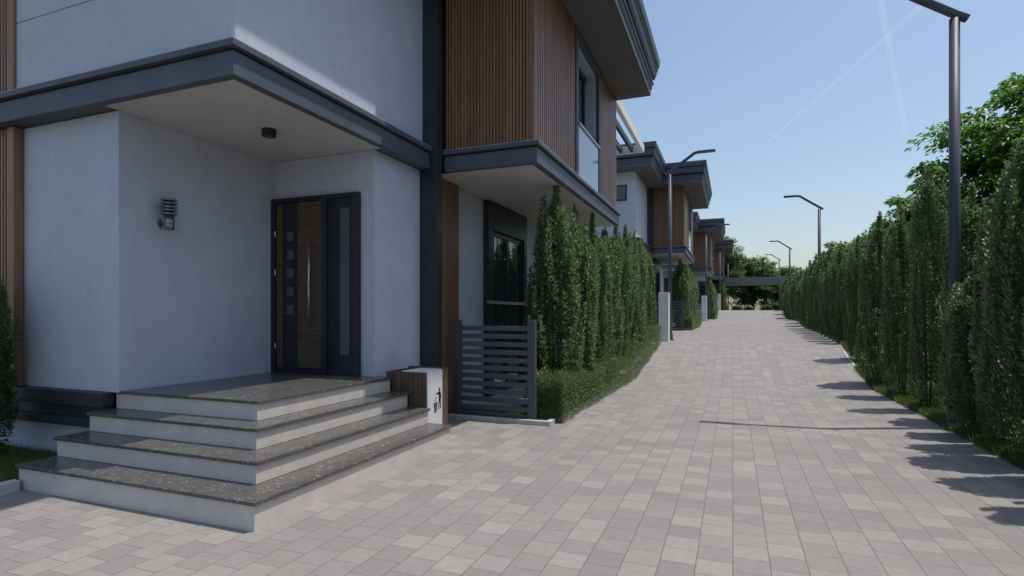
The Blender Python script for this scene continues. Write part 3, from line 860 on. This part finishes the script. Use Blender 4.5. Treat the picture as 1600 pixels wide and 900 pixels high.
# ------------------------------------------------------------------ grass
def grass(name, regions, n, h, label, seed, zoff=0):
    r = np.random.default_rng(seed); tot = sum((b[1]-b[0]) * (b[3]-b[2]) for b in regions); P = []
    for (xa, xb, ya, yb, z) in regions:
        k = int(n * (xb - xa) * (yb - ya) / tot)
        x = r.uniform(xa, xb, k); y = r.uniform(ya, yb, k)
        zz = np.array([terr(v) for v in y]) + z
        if xa > 1: x = x + np.array([kerb_x(v) for v in y]) - 2.95
        P.append(np.stack([x, y, zz], 1))
    P = np.concatenate(P); n = len(P)
    A = np.array([0, 0, 1.0]) + r.normal(0, .38, (n, 3)); U = r.normal(0, 1, (n, 3))
    ln = h * r.uniform(.5, 1.4, n)
    me = leaves_mesh(name, P, A, U, ln, ln * .10 + .002, M['grass'], fold=.1)
    o = bpy.data.objects.new(name, me); C.objects.link(o); tag(o, label, "grass", kind="stuff")
grass("grass", [(-8.8, -6.30, 2.0, 4.05, .05)], 30000, .06, "short dark lawn beside the marble steps", 1)
grass("grass", [(2.95, 3.9, 4, 16.4, 0), (2.90, 3.08, 4, 16.4, 0), (3.0, 3.6, 18.6, 34, 0)], 95000, .11, "sunlit grass growing under the right hedge", 2)
grass("grass", [(-4.1, -2.6, 7.99, 8.35, .03), (-3.4, -2.6, 8.35, 12, .03)], 14000, .05, "thin grass strip below the slatted gate", 4)

# ------------------------------------------------------------------ trees
big = tree_meshes(2, 8.4, 3.9, 1.8, 330, 190, .20, M['chest'], flat=.28, trunk_r=.22, droop=.45)
far = tree_meshes(9, 11.5, 4.6, 1.5, 300, 120, .27, M['oak'], flat=.5, trunk_r=.30, droop=.2)
far2 = tree_meshes(15, 8.5, 3.8, 1.0, 240, 120, .26, M['oak'], flat=.5, trunk_r=.22, droop=.2)
place_tree("broadleaf_tree", big, (10.1, 22.5, .7), .4, (1, 1, 1.02), "large bright green broadleaf tree behind the near right hedge, cut by the right edge", "trees behind the right hedge")
place_tree("broadleaf_tree", big, (8.9, 34.0, .8), 2.6, (.8, .8, .84), "smaller broadleaf tree whose crown shows left of the tall lamp post, behind the hedge", "trees behind the right hedge")
place_tree("broadleaf_tree", big, (13.5, 27.0, .7), 4.1, (.9, .9, .9), "broadleaf tree standing behind the big one at the right edge", "trees behind the right hedge")
place_tree("broadleaf_tree", big, (9.5, 8.0, 0), 5.0, (1, 1, .95), "broadleaf tree right of the camera behind the hedge, outside the picture", "trees behind the right hedge")
place_tree("broadleaf_tree", big, (8.5, -3.0, 0), 1.0, (1, 1, .95), "broadleaf tree behind the camera on the right, outside the picture", "trees behind the right hedge")
place_tree("broadleaf_tree", far2, (8.8, 48.0, 1.1), 1.2, (.8, .8, .76), "dark round tree top above the middle of the right hedge", "trees behind the right hedge")
place_tree("street_end_tree", far, (-2.2, 96.0, 1.7), .3, (.95, .95, 1.18), "tallest dark tree at the street's end, beside the farthest house", "trees at the end of the street")
place_tree("street_end_tree", far2, (3.2, 100.0, 1.7), 2.0, (1.15, 1.15, 1.17), "spreading tree with a thick trunk in the middle of the street's end", "trees at the end of the street")
place_tree("street_end_tree", far2, (8.3, 104.0, 1.7), 3.4, (1.05, 1.05, 1.0), "smaller tree at the street's end, partly behind the right hedge", "trees at the end of the street")
place_tree("street_end_tree", far, (-9.0, 58, 1.4), 3.4, (.8, .8, 1.02), "tree top just showing over the roof of the third house", None)

for i, (x, y, k) in enumerate(((-1.6, 84, .20), (.6, 88, .15), (2.0, 85, .13), (4.6, 90, .17), (5.9, 84, .20))):
    t = place_tree("round_bush", far2, (x, y, 1.75), i * 1.3, (k * 1.5, k * 1.5, k), ["first", "second", "third", "fourth", "fifth"][i] + " small bush from the left on the ground beyond the street's end", "bushes beyond the street's end")
    t["category"] = "bush"

# ------------------------------------------------------------------ contrails
def ray(px, py, z):
    t = (px - 800) / FPX; s, c = math.sin(TH), math.cos(TH)
    D = FPX * (z - EYE) / (HY - py)
    return Vector((D * (t * c - s), D * (t * s + c), z))
for (a, b, r0, r1, lab) in (((1500, -45), (1200, 222), 30, 30, "faint white contrail slanting down to the left across the sky"),
                            ((1368, -40), (1415, 205), 36, 46, "faint wide contrail running nearly straight down the sky behind the tall lamp")):
    mb = MB(); p, q = ray(*a, 3000), ray(*b, 3000); pts = [p.lerp(q, i / 8) for i in range(9)]
    mb = MB(); tube_path(mb, [tuple(v) for v in pts], r0, r1, 14)
    o = mb.build("contrail", M['contrail'], smooth=True); tag(o, lab, "contrail", kind="stuff")
